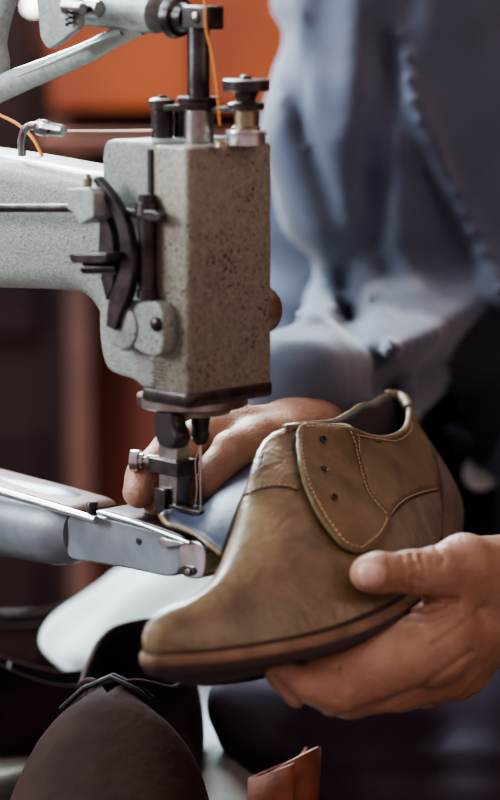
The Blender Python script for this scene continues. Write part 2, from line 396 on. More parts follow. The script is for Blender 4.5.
# padded collar roll round the opening and the pull tab at its back
k = [i for i in range(NP) if FX[i] / SL < .585]; k = sorted(k, key=lambda i: i if i > half else i + NP)
pts = SW(V[-1, k] + np.array([0, 0, -.0002])); build('collar_binding', MB().tube(list(pts), .0019, 10), LEA, shoe, smooth=180)
def band(pts, w, t, nvec):   # flat strap through points
    mb = MB(); pts = [np.asarray(p, float) for p in pts]; v = []; f = []
    for i, p in enumerate(pts):
        tg = pts[min(i+1, len(pts)-1)] - pts[max(i-1, 0)]; tg /= np.linalg.norm(tg); s = np.asarray(nvec, float); s = s - tg * (s @ tg); s /= np.linalg.norm(s); nn = np.cross(tg, s)
        v += [p + s*w + nn*t, p - s*w + nn*t, p - s*w - nn*t, p + s*w - nn*t]
    for i in range(len(pts)-1):
        for a in range(4): b = (a+1) % 4; f.append((4*i+a, 4*i+b, 4*i+4+b, 4*i+4+a))
    f += [(3, 2, 1, 0), tuple(len(v)-4+a for a in range(4))]; return mb.add(v, f)
kk = [i for i in range(-11, 12)]; pts = SW(np.array([V[-1, i % NP] + np.array([0, 0, .0004]) for i in kk]))
build('pull_tab', MB().tube(list(pts), [.0024] + [.0031] * (len(pts) - 2) + [.0024], 12), LEA2, shoe, smooth=180)
# open far-side facing, lying under the presser foot with its blue lining up
BLU = mat('blue_grey_lining', (.060, .080, .125), .42, col2=(.040, .055, .09), nscale=60, bump=.3, bscale=500)
def dpt(x, y, d): return P(x, y, d)
lo_ = spline([(162,512,-.028),(167,521,-.032),(180,525,-.036),(196,532,-.041),(208,541,-.047),(222,552,-.052)], 30)
hi_ = spline([(164,510,-.020),(174,508,-.008),(190,503,.008),(208,496,.018),(226,474,.016),(262,458,.012)], 30)
v = []; nU = 14
for a, b_ in zip(lo_, hi_):
    A = dpt(*a); B = dpt(*b_)
    for j in range(nU):
        t = j / (nU - 1); v.append(A * (1 - t) + B * t + np.array([0, 0, .003 * math.sin(math.pi * t) * max(0, (a[0] - 185) / 35)]))
f = [(i*nU+j, (i+1)*nU+j, (i+1)*nU+j+1, i*nU+j+1) for i in range(29) for j in range(nU-1)]
o = build('open_facing', MB().add(v, f), [BLU, LEA2], shoe, smooth=180); solidify(o, .0026, -1 if o.data.polygons[100].normal.z > 0 else 1, 1)
e = []
for a in lo_: e.append(dpt(*a) + np.array([0, 0, -.0012]))
build('facing_edge', MB().tube(e, .0013, 8), LEA, o, smooth=180)
# ================================================================== SEWING MACHINE (long-arm patcher)
PAINT = mat('hammered_grey_green_paint', (.27, .315, .28), .36, col2=(.19, .22, .195), nscale=500, bump=.55, bscale=800, spec=.5, bdist=.0008, speck=((.05, .042, .034), 520, .66), coat=.3)
PAINTW = mat('worn_grey_green_paint', (.27, .27, .215), .42, col2=(.19, .18, .14), nscale=420, bump=.6, bscale=700, bdist=.0009, speck=((.05, .035, .025), 520, .60), coat=.1)
LEVM = mat('pale_silver_green_enamel', (.34, .40, .375), .32, col2=(.25, .30, .28), nscale=300, bump=.3, bscale=500, coat=.2)
STEEL = mat('worn_steel', (.36, .36, .35), .3, 1., col2=(.22, .21, .20), nscale=120, bump=.15, bscale=500)
BRIGHT = mat('bright_steel', (.62, .64, .65), .25, 1., col2=(.45, .46, .47), nscale=90)
DARK = mat('blackened_steel', (.085, .078, .078), .33, .8, col2=(.038, .034, .034), nscale=90, bump=.15, bscale=400)
BLACK = mat('black_bakelite', (.014, .011, .012), .35, coat=.3)
BEDM = mat('pale_grey_bed_enamel', (.235, .275, .305), .4, .3, col2=(.165, .195, .22), nscale=50, bump=.1, bscale=400)
BRASS = mat('dull_brass', (.42, .36, .25), .35, .9, col2=(.28, .24, .17), nscale=90)
TWIRE = mat('orange_thread', (.75, .30, .06), .7); TPALE = mat('pale_thread', (.62, .52, .36), .7)
s45 = math.sqrt(.5); U = np.array([-s45, s45, 0]); VV = np.array([s45, s45, 0]); ZZ = np.array([0, 0, 1.])
O = P(189.5, 399, -.06)
def MP(u, v, z): return O + U * u + VV * v + ZZ * z
def inv(p): d = np.asarray(p) - O; return np.array([d @ U, d @ VV, d @ ZZ])
def hS(px, py, v): return hit(px, py, MP(0, v, 0), VV)         # on the long side, v from the front corner plane
def hE(px, py, u): return hit(px, py, MP(u, 0, 0), U)          # on the end face
def hL(px, py, u, v):                                           # point of a vertical axis seen at height py
    a = MP(u, v, 0); b = MP(u, v, .1); _, ya, _ = proj(a); _, yb, _ = proj(b)
    z = .1 * (py - ya) / (yb - ya)
    for _ in range(3): _, y, _ = proj(MP(u, v, z)); z += .1 * (py - y) / (yb - ya)
    return MP(u, v, z)
def uAt(px, v, py=400):    # u for which (u,v) is seen at column px
    return inv(hS(px, py, v))[0]
mach = thing('sewing_machine', MP(.24, .03, -.265), 'grey-green long-arm leather sewing machine with a square hammered-paint head', 'sewing machine')
ztop = inv(hS(189.5, 148, 0))[2]; vE = inv(hE(273.5, 265, 0))[1]
def rprism(poly, v0, v1, r, n=120, m=6, lin=False, caps=True):
    """profile on the long side (u,z), extruded along v with rounded rims"""
    if lin:
        seg = []
        for a, b in zip(poly, poly[1:] + poly[:1]):
            k = max(2, int(np.hypot(*(np.subtract(a, b))) / .004)); seg += [tuple(np.array(a) + (np.array(b) - a) * t / k) for t in range(k)]
        q = np.array(seg); n = len(q)
        for _ in range(2): q = (np.roll(q, 1, 0) + 2 * q + np.roll(q, -1, 0)) / 4
    else: q = spline(poly, n, True)
    ar = .5 * np.sum(q[:, 0] * np.roll(q[:, 1], -1) - np.roll(q[:, 0], -1) * q[:, 1])
    t = np.roll(q, -1, 0) - np.roll(q, 1, 0); t /= np.linalg.norm(t, axis=1)[:, None]; nn = np.stack([-t[:, 1], t[:, 0]], 1) * (1 if ar > 0 else -1)
    rings = []
    for k in range(m + 1): a = math.pi / 2 * k / m; rings.append((q + nn * r * (1 - math.sin(a)), v0 + r * (1 - math.cos(a))))
    for k in range(m, -1, -1): a = math.pi / 2 * k / m; rings.append((q + nn * r * (1 - math.sin(a)), v1 - r * (1 - math.cos(a))))
    return ringmesh([np.array([MP(u, vv, z) for u, z in rg]) for rg, vv in rings])
def pS(pts, v): return [tuple(inv(hS(x, y, v))[[0, 2]]) for x, y in pts]
# head box: slightly rounded corners in plan, from lower lip to top
u1 = uAt(151.5, 0, 260)
def boxring(u0, ua, v0, vb, z, r, zf=None):
    o = []
    for cx, cy, a0 in ((u0 + r, v0 + r, 180), (ua - r, v0 + r, 270), (ua - r, vb - r, 0), (u0 + r, vb - r, 90)):
        for k in range(6): a = math.radians(a0 + 18 * k); o.append(MP(cx + r * math.cos(a), cy + r * math.sin(a), z))
    return np.array(o)
def plan_box(u0, ua, v0, vb, z0, z1, r, e=.0015):
    return ringmesh([boxring(u0 + e, ua - e, v0 + e, vb - e, z0, r * .7), boxring(u0, ua, v0, vb, z0 + e, r), boxring(u0, ua, v0, vb, z1 - e, r), boxring(u0 + e * .3, ua - e * .3, v0 + e * .3, vb - e * .3, z1 - e * .3, r * .9), boxring(u0 + e, ua - e, v0 + e, vb - e, z1, r * .7)])
head = build('head_housing', plan_box(0, u1, 0, vE, .001, ztop, .0035), PAINTW, mach, smooth=50)
# side body behind the face cover with curved neck
prof = [(156, 141), (156, 260), (156, 390), (150, 389), (137, 386), (135, 379), (123, 377), (110, 373), (104, 366), (100, 350), (98, 330), (100, 250), (101, 190), (102, 150), (104, 142), (110, 139)]
build('neck_casting', rprism(pS(prof, .0006), .0006, vE - .002, .0022, lin=True), PAINT, mach, smooth=50)
build('face_slot', MB().box(MP(u1 + .0003, .0006, ztop * .86), (U, VV, ZZ), (.0012, .0016, ztop * .125)), BLACK, head)
# arm
armp = [(125, 186), (100, 176), (60, 169), (0, 158), (-60, 149), (-150, 140), (-150, 291), (-60, 289), (0, 290), (50, 292), (68, 294), (80, 301), (90, 314), (96, 332), (100, 352), (104, 364), (112, 371), (125, 374), (128, 300), (128, 230)]
arm = build('arm', rprism(pS(armp, .004), .004, .050, .012, n=200, m=8), PAINT, mach, smooth=60)
# machine body column and foot, beyond the left edge of the picture, carrying both arms
ua = .26; 
build('column', plan_box(ua - .01, ua + .075, -.005, .065, -.25, inv(hS(-150, 140, .004))[2] + .012, .02, .006), PAINT, mach, smooth=60)
build('base', plan_box(ua - .05, ua + .13, -.04, .10, -.265, -.243, .03, .006), PAINT, mach, smooth=60)
# boss with pivot at the lever foot
c = hS(150, 324, 0); c0 = hS(138, 325, 0)
build('pivot_boss', MB().lathe(hS(141, 324, .004), -VV, [(0, .0125), (.010, .0125), (.0135, .011), (.0142, .009)], 40), PAINT, mach, smooth=40)
f = [tuple(inv(hS(x, y, 0))[[0, 2]]) for x, y in ((141, 304), (158, 299), (175, 300), (177, 330), (176, 357), (160, 354), (143, 346))]
build('pivot_cover', rprism(f, -.0085, .002, .0015, lin=True), PAINT, mach, smooth=50)
pv = hS(157, 324, -.0085)
build('pivot_pin', MB().lathe(pv, -VV, [(0, .0036), (.001, .0036), (.0022, .0026), (.0026, .001)], 24), DARK, mach, smooth=50)
# engraved scale on the lower face
for k in range(7):
    y = 362 + 3.6 * k; a = hS(152 - (k % 3 == 0) * 3, y - .8, -.0002); b = hS(165, y + 1.4, -.0002)
    if k == 0: sc = MB()
    sc.tube([a, b], .00022, 6)
build('engraved_scale', sc, DARK, head)
# curved black lever
lv = spline([(98,178),(106,188),(117,205),(126,226),(130,248),(130,268),(126,288),(119,306),(115,328)], 40); wd = np.interp(np.linspace(0, 1, 40), [0, .1, .5, .8, 1], [.0016, .0024, .0042, .0058, .0035])
b = MB(); L_ = []; Rr = []
for i in range(40):
    p = inv(hS(lv[i][0], lv[i][1], -.010))[[0, 2]]; L_.append(p)
L_ = np.array(L_); t = np.gradient(L_, axis=0); t /= np.linalg.norm(t, axis=1)[:, None]; nn = np.stack([-t[:, 1], t[:, 0]], 1)
poly = [tuple(p) for p in (L_ + nn * wd[:, None])] + [tuple(p) for p in (L_ - nn * wd[:, None])[::-1]]
def flatplate(poly, v0, v1): return MB().prism([MP(u, v0, z) for u, z in poly], VV * (v1 - v0))
build('curved_lever', flatplate(poly, -.013, -.008), DARK, mach, smooth=40, bevel=.0007)
build('recess_shade_plate', flatplate(pS([(105,222),(112,212),(118,235),(121,262),(119,285),(112,300),(107,280),(104,250)], 0), -.004, .006), DARK, mach, smooth=40, bevel=.0005)  # dark crescent plate stands in for the shaded recess behind the lever
cb = hS(91, 198, -.014)
f = [tuple(inv(hS(x, y, -.014))[[0, 2]]) for x, y in ((75, 188), (98, 187), (103, 193), (103, 216), (96, 220), (89, 224), (82, 212), (76, 208))]
build('clamp_block', flatplate(f, -.020, -.006), LEVM, mach, smooth=40, bevel=.0008)
build('clamp_screw', MB().lathe(hS(88, 184, -.014), ZZ, [(-.002, .0022), (.003, .0022), (.0032, .0014), (.005, .0014)], 16), BRASS, mach, smooth=40)
build('lever_rod', MB().tube([hS(-60, 205, -.012), hS(0, 208, -.012), hS(76, 208, -.012), hS(100, 209, -.012)], .0022, 14), DARK, mach, smooth=60)
build('cross_link', flatplate(pS([(100,203),(118,206),(140,210),(155,210),(163,214),(163,221),(155,222),(138,218),(116,213),(100,211)], -.007), -.009, -.004), DARK, mach, smooth=40, bevel=.0008)
u_ = uAt(147, -.004, 250)
build('guide_post', MB().lathe(hL(147, 298, u_, -.004), ZZ, [(0, .0052), (.004, .0052), (.0042, .0044), (.040, .0044), (.0405, .006), (.046, .0055), (.0465, .0040), (.050, .0038)], 24), DARK, mach, smooth=40)
f = pS([(80, 253), (119, 252), (119, 260), (112, 262), (84, 262)], -.016)
build('finger_tab', flatplate(f, -.024, -.008), DARK, mach, smooth=40, bevel=.0006)
build('finger_tab_pin', MB().tube([hS(84, 268, -.016), hS(118, 268, -.012)], .003, 14), DARK, mach, smooth=60)
# side knob on the end face
kb = hE(277, 312, .0)
build('end_knob', MB().lathe(MP(.004 + .0075, vE, inv(hE(273, 312, 0))[2]), VV, [(-.002, .0115), (.006, .0115), (.008, .010), (.0085, .004)], 30), BRASS, mach, smooth=40)
# ---- underside of the head
build('foot_plate', plan_box(-.0008, u1 + .0085, -.0008, vE + .0006, -.0046, .0022, .004, .001), DARK, mach, smooth=50)
cu, cv = .024, .030
build('presser_flange', MB().lathe(MP(cu + .004, cv - .001, -.004), -ZZ, [(0, .0275), (.0045, .0275), (.0055, .026), (.0056, .02), (.009, .0185), (.0095, .01)], 56), STEEL, mach, smooth=40)
nu, nv = .0215, .0300     # needle axis
nu = uAt(200.5, nv, 460)
pu = uAt(172.5, nv, 480)
bl = hL(200, 412, nu, nv); 
nc = build('needle_clamp', MB().lathe(hL(200, 408, nu, nv), -ZZ, [(0, .0052), (.004, .0050), (.011, .0042), (.013, .0048), (.016, .0042), (.018, .0025)], 20), DARK, mach, smooth=40)
tip = hL(200, 527, nu, nv)
zt = inv(hL(200, 438, nu, nv))[2]; zb = inv(tip)[2]
build('needle', MB().lathe(MP(nu, nv, zt), -ZZ, [(0, .0009), (.008, .0009), (.010, .0006), (zt - zb - .008, .0005), (zt - zb, .0001)], 12), BRIGHT, mach, smooth=60)
# rounded black tab in front of the flange
f = pS([(162,414),(164,407),(170,404),(177,406),(181,412),(183,425),(187,436),(184,446),(174,448),(166,444),(162,434)], .012)
build('cam_tab', rprism(f, .006, .016, .0028, n=60), BLACK, mach, smooth=60)
# presser bar, screw block and foot
def barbox(x0, x1, y0, y1, v, dv, name, m, bev=.0006, parent=None):
    a = uAt(x0, v, (y0+y1)/2); b_ = uAt(x1, v, (y0+y1)/2); um = (a+b_)/2; z1 = inv(hL(0, y0, um, v))[2]; z0 = inv(hL(0, y1, um, v))[2]
    return build(name, MB().box(MP(um, v, (z0+z1)/2), (U, VV, ZZ), (abs(a-b_)/2, dv, (z1-z0)/2)), m, parent or mach, smooth=40, bevel=bev)
barbox(165, 183, 440, 511, nv, .0045, 'presser_bar', STEEL)
barbox(159, 188, 458, 473, nv, .0075, 'screw_block', DARK)
barbox(161, 172, 487, 511, nv - .003, .005, 'foot_side', DARK)
sc0 = MP(uAt(159, nv, 465), nv, inv(hL(0, 464, pu, nv))[2]); Ls = .0145
build('thumb_screw', MB().lathe(sc0, (-.93, .2, .0), [(-.001, .0028), (.0035, .0034), (.006, .0034), (.0061, .0022), (Ls * .55, .0022), (Ls * .56, .0040), (Ls * .68, .0040), (Ls * .70, .0056), (Ls * .98, .0056), (Ls, .0050)], 28), BRIGHT, mach, smooth=40)
f0 = MP(pu, nv, inv(hL(0, 507, pu, nv))[2]); zf = inv(f0)[2]
zf += .0012
build('presser_foot', band([MP(pu + .002, nv - .0035, zf + .0012), MP(pu - .006, nv - .0038, zf + .0004), MP(nu + .001, nv - .004, zf), MP(nu - .0062, nv - .004, zf)], .0026, .0011, VV), DARK, mach, smooth=40, bevel=.0003)
build('foot_prong', band([MP(pu - .004, nv + .0035, zf + .0006), MP(nu - .0045, nv + .0035, zf)], .0014, .0010, VV), DARK, mach, smooth=40, bevel=.0003)
# ---- bed (cylinder) arm
vb = .020
bedp = [(165, 527), (172, 530), (204, 541), (205, 578), (186, 581), (165, 577), (120, 567), (75, 561), (62, 556), (62, 512), (110, 519)]
tipu0, tipu1 = uAt(204, vb, 560), uAt(150, vb, 560)
zt_ = inv(hL(0, 541, tipu0, vb))[2]; zbm = inv(hL(0, 579, tipu0, vb))[2]
build('bed_arm', rprism(pS([(66, 513), (112, 519), (180, 537), (180, 577), (165, 577), (120, 567), (66, 559)], vb), vb, vb + .022, .0015, lin=True), BEDM, mach, smooth=50)
build('bed_tip', rprism(pS([(178, 538), (205, 542), (205, 577), (198, 580), (178, 577)], vb - .0008), vb - .0008, vb + .022, .001, lin=True), BRIGHT, mach, smooth=50)
build('latch', rprism(pS([(159, 534), (168, 540), (186, 541), (186, 546), (170, 546), (164, 549), (159, 545)], vb - .002), vb - .003, vb, .0005, lin=True), BRIGHT, mach, smooth=50)
build('latch_window', rprism(pS([(180, 564), (197, 567), (197, 577), (180, 575)], vb - .001), vb - .002, vb + .002, .0004, lin=True), BLACK, mach, smooth=50)
build('latch_tongue', rprism(pS([(185, 568), (192, 569), (192, 576), (185, 575)], vb - .002), vb - .003, vb + .001, .0004, lin=True), STEEL, mach, smooth=50)
build('bed_screw', MB().lathe(hS(139, 541, vb), -VV, [(-.001, .0018), (.0004, .0018), (.0006, .0012)], 20), BLACK, mach, smooth=50)
build('throat_plate', rprism(pS([(98, 508), (120, 513), (165, 528), (190, 538), (190, 542), (165, 534), (98, 514)], vb), vb - .001, vb + .024, .0008, lin=True), DARK, mach, smooth=50)
build('spring_rod', MB().tube([hS(98, 512, vb - .002), hS(140, 524, vb - .002), hS(190, 543, vb - .002)], .0013, 10), BRIGHT, mach, smooth=60)
build('spring_rod_knob', MB().lathe(hS(92, 509, vb - .002), ZZ, [(-.003, .003), (.003, .0032), (.004, .0025)], 16), DARK, mach, smooth=50)
# thicker rear of the bed arm: a rounded barrel
A = MP(uAt(84, vb + .012, 535), vb + .012, inv(hS(84, 537, vb + .0))[2] - .0005); B_ = MP(.30, vb + .012, inv(A)[2] - .004)
d = B_ - A; Ld = np.linalg.norm(d)
build('bed_barrel', MB().lathe(A, d, [(-.001, .006), (.0, .0145), (.008, .0185), (.020, .0205), (.08, .0215), (Ld, .024)], 48), BEDM, mach, smooth=50)
build('barrel_rail', MB().tube([hS(96, 520, vb - .006), hS(40, 503, vb - .008), hS(-40, 480, vb - .010)], .0022, 12), BRIGHT, mach, smooth=60)
build('barrel_cover', rprism(pS([(85, 505), (40, 492), (-60, 466), (-60, 474), (0, 487), (88, 516)], vb + .004), vb - .004, vb + .026, .001, lin=True), mat('brown_stained_top_cover', (.16, .10, .075), .4, .3, col2=(.09, .05, .04), nscale=60), mach, smooth=50)
# ---- top of the head
tu, tv = nu, nv
tu = uAt(198.5, tv, 80)
zt0 = ztop
Lb = inv(hL(198, 6, tu, tv))[2] - zt0
build('needle_bar', MB().lathe(MP(tu, tv, zt0 - .004), ZZ, [(0, .0054), (Lb - .004, .0054), (Lb, .0045)], 28), DARK, mach, smooth=40)
z1 = inv(hL(198, 100, tu, tv))[2]
build('bar_collar', MB().lathe(MP(tu, tv, z1 - .0045), ZZ, [(0, .0092), (.001, .0098), (.004, .0098), (.0045, .0090), (.0046, .0105), (.006, .0105), (.0062, .009)], 36), DARK, mach, smooth=40)
build('bar_sleeve', MB().lathe(MP(tu, tv, zt0 - .001), ZZ, [(0, .0095), (.0015, .0095), (.0016, .0075), (z1 - zt0 - .003, .0072)], 32), STEEL, mach, smooth=40)
su = uAt(162, tv - .006, 120); sv = tv - .006
zs = inv(hL(162, 96, su, sv))[2]
build('top_stud', MB().lathe(MP(su, sv, zt0 - .001), ZZ, [(0, .0055), (zs - zt0 - .006, .0052), (zs - zt0 - .0055, .0062), (zs - zt0 - .001, .0062), (zs - zt0, .0045), (zs - zt0 + .0002, .0025), (zs - zt0 + .0015, .002)], 26), DARK, mach, smooth=40)
su2 = uAt(180, tv + .004, 120)
build('top_rod', MB().lathe(MP(su2, tv + .004, zt0 - .001), ZZ, [(0, .0032), (z1 - zt0 - .003, .0032)], 18), DARK, mach, smooth=40)
a = MP(su, sv, z1 - .004); b = MP(tu, tv, z1 - .004); e_ = MP(uAt(240, tv + .01, 105), tv + .016, z1 - .005)
build('yoke_plate', band([a, (a + b) / 2, b], .0050, .0016, np.cross(b - a, ZZ)), DARK, mach, smooth=40, bevel=.0006)
kv = tv + .006; ku = uAt(246, kv, 110); zk = inv(hL(245, 132, ku, kv))[2]
zd = lambda y: inv(hL(0, y, ku, kv))[2]
build('yoke_arm', band([b + VV * .004, (b + MP(ku, kv, z1 - .004)) / 2, MP(ku, kv, z1 - .004)], .0045, .0014, np.cross(MP(ku, kv, 0) - MP(tu, tv, 0), ZZ)), DARK, mach, smooth=40, bevel=.0005)
build('tension_disc', MB().lathe(MP(ku, kv, zt0), ZZ, [(0, .0095), (zd(135) - zt0, .0095), (zd(134.5) - zt0, .0102), (zd(133) - zt0, .0102), (zd(132.8) - zt0, .006), (zd(132) - zt0, .006), (zd(131.5) - zt0, .0102), (zd(130) - zt0, .0100)], 40), BRIGHT, mach, smooth=30)
build('tension_spool', MB().lathe(MP(ku, kv, zd(131)), ZZ, [(0, .0068), (.0015, .0068), (.0025, .0056), (.011, .0056), (.012, .0066), (.0135, .0066), (.014, .0050)], 32), BRASS, mach, smooth=40)
build('tension_ring', MB().lathe(MP(ku, kv, zd(110)), ZZ, [(0, .0080), (.0005, .0086), (.0030, .0086), (.0035, .0080)], 36), DARK, mach, smooth=40)
build('tension_stem', MB().lathe(MP(ku, kv, zd(112)), ZZ, [(0, .0050), (zd(100) - zd(112), .0045), (zd(92) - zd(112), .0062), (zd(89) - zd(112), .0062)], 28), BLACK, mach, smooth=40)
kn = build('tension_knob', MB().lathe(MP(ku, kv, zd(91)), ZZ, [(0, .0105), (.0004, .0112), (zd(79) - zd(91) - .0005, .0112), (zd(79) - zd(91), .0100)], 48), BLACK, mach, smooth=40)
build('knob_screw', MB().lathe(MP(ku, kv, zd(79)), ZZ, [(0, .0030), (.0010, .0028), (.0018, .0018)], 18), DARK, kn, smooth=40)
build('plate_nut', MB().lathe(MP(uAt(222, tv - .012, 140), tv - .012, zt0), ZZ, [(0, .0035), (.0018, .0032), (.0026, .002)], 16), BRASS, mach, smooth=40)
# clevis and take-up lever above
zc = inv(hL(0, 30, tu, tv))[2]; zc2 = inv(hL(0, 5, tu, tv))[2]; zm = (zc + zc2) / 2
build('clevis', MB().box(MP(tu - .003, tv, zm), (U, VV, ZZ), (.0095, .0055, (zc2 - zc) / 2 * .95)), DARK, mach, smooth=40, bevel=.0012)
build('clevis_pin', MB().lathe(MP(tu - .004, tv - .0052, zm), -VV, [(0, .0028), (.0012, .0026), (.002, .0014)], 18), STEEL, mach, smooth=40)
ax0 = MP(tu + .007, tv, zm)
build('lever_ferrule', MB().lathe(ax0, U, [(0, .0065), (.005, .0075), (.0055, .0095), (.009, .0105), (.010, .0105)], 36), DARK, mach, smooth=40)
vl = tv - .009
zL = lambda x, y: hS(x, y, tv)
lev = build('take_up_lever', MB().lathe(zL(158, 14), zL(70, 8) - zL(158, 14), [(-.001, .0075), (0, .0095), (.012, .0100), (.030, .0088), (.055, .0082)], 40), LEVM, mach, smooth=50)
stp = spline([(142,26),(118,36),(98,47),(50,68),(10,84),(-50,112)], 30); rr = np.interp(np.linspace(0, 1, 30), [0, .2, .6, 1], [.0045, .0052, .0066, .0085])
build('lever_strut', MB().tube([zL(*p) for p in stp], list(rr), 20, flat=(VV, .8)), LEVM, lev, smooth=60)
build('lever_rib', MB().tube([zL(*p) - VV * .0042 for p in spline([(128,33),(98,45),(50,66),(10,82),(-50,110)], 30)], .0012, 10), LEVM, lev, smooth=60)
pst = spline([(18,-40),(8,-10),(-1,20),(-5,45),(-2,66),(-16,92)], 30)
build('lever_post', MB().tube([zL(*p) for p in pst], .0072, 20, flat=(VV, .8)), LEVM, lev, smooth=60)
plt = build('take_up_plate', rprism(pS([(42,-15),(43,20),(46,40),(52,48),(62,44),(72,36),(84,24),(82,10),(80,-15)], vl - .012), vl - .015, vl - .011, .001, n=80), LEVM, mach, smooth=50)
build('take_up_rod', MB().tube([hS(66, 6, vl - .016), hS(100, 9, vl - .014)], .0042, 18), STEEL, mach, smooth=60)
build('take_up_rod', MB().lathe(hS(84, 9, vl - .02), -VV, [(0, .003), (.001, .003)], 16), BLACK, mach, smooth=60)
build('take_up_spring', MB().tube([hS(70 + 4 * math.sin(k * .9), 5 + k * .75, vl - .018 - .001 * math.cos(k * .9)) for k in range(28)], .0007, 6), DARK, mach, smooth=60)
# thread guide hook lying on the arm
gv = .012
g = [hS(22, 156, gv), hS(22, 140, gv), hS(24, 131, gv), hS(31, 126, gv), hS(40, 126, gv), hS(46, 128, gv)]
build('thread_guide', MB().tube(list(spline(g, 30)), .0021, 14), STEEL, mach, smooth=60)
build('guide_sleeve', MB().lathe(hS(38, 127, gv), hS(70, 132, gv) - hS(38, 127, gv), [(0, .0030), (.001, .0042), (.007, .0042), (.0085, .0034), (.018, .0030), (.020, .0024)], 24), STEEL, mach, smooth=50)
build('guide_slot', MB().box(hS(50, 130, gv) - VV * .0040, (U * .98 + ZZ * .12, VV, ZZ), (.003, .0006, .0008)), BLACK, mach)
# ---- threads
def thread(name, pts, m, label, r=.00045, n=60):
    o = build(name, MB().tube(list(spline(pts, n)), r, 8), m, None, smooth=180); o['label'] = label; o['category'] = 'thread'; return o
thread('sewing_thread', [hS(204, -40, tv - .010), hS(205, 5, tv - .010), hS(206, 28, tv - .010), hS(211, 50, tv - .010), hS(217, 90, tv - .010), hS(220, 126, tv - .009)], TWIRE, 'orange thread running down beside the upright needle bar to the tension discs', .0005)
thread('sewing_thread', [hS(68, 131, gv), hS(110, 131, gv + .004), MP(su, sv - .0062, zt0 + .0055)], TPALE, 'pale thread stretched level between the guide hook and the top stud', .0006)
thread('sewing_thread', [hS(-30, 100, .03), hS(0, 115, .03), hS(20, 126, .03), hS(34, 140, .03), hS(44, 160, .03)], TWIRE, 'blurred orange thread curving over the back of the machine arm', .0009)
thread('sewing_thread', [MP(nu - .001, nv - .001, zt - .002), MP(nu + .0015, nv - .002, zt - .012), MP(nu + .0005, nv - .002, zt - .025), MP(nu + .003, nv - .002, zb + .008), MP(nu + .005, nv - .002, zb + .0035)], mat('pink_grey_thread', (.45, .30, .26), .7), 'thin loop of thread hanging along the needle', .0002)
# ================================================================== PERSON
def skin():
    m = mat('weathered_skin', (.42, .262, .178), .46, col2=(.30, .158, .100), nscale=55, sss=.07, bump=.5, bscale=700, spec=.5, bdist=.0009, det=6, ramp=(.25, .75), bump2=(110, .35, .002))
    return m
SKIN = skin(); NAIL = mat('finger_nail', (.50, .30, .23), .4, coat=.1)
COATM = mat('blue_grey_work_coat', (.088, .110, .160), .85, col2=(.068, .086, .125), nscale=30, bump=.25, bscale=1200, sheen=.3)
NAVY = mat('navy_placket', (.028, .028, .048), .85, bump=.2, bscale=1000); TROU = mat('dark_trousers', (.050, .036, .060), .9, col2=(.034, .025, .042), nscale=20, bump=.3, bscale=700)
def pxm(p):
    d = p - CAM; z = d @ FW; return 250 + (d @ RT) / z / KP, 400 - (d @ UP) / z / KP
def groove(p, poly, depth, w):      # distance to a crease line measured across the view of the design sketch
    x, y = pxm(p); best = np.full(len(p), 1e9)
    for (a, b), (c, d) in zip(poly, poly[1:]):
        L2 = (c-a)**2 + (d-b)**2; t = np.clip(((x-a)*(c-a) + (y-b)*(d-b)) / L2, 0, 1)
        best = np.minimum(best, (x-a-t*(c-a))**2 + (y-b-t*(d-b))**2)
    return depth * np.exp(-best / w**2)
def J(x, y, d, r): return (P(x, y, d), r)
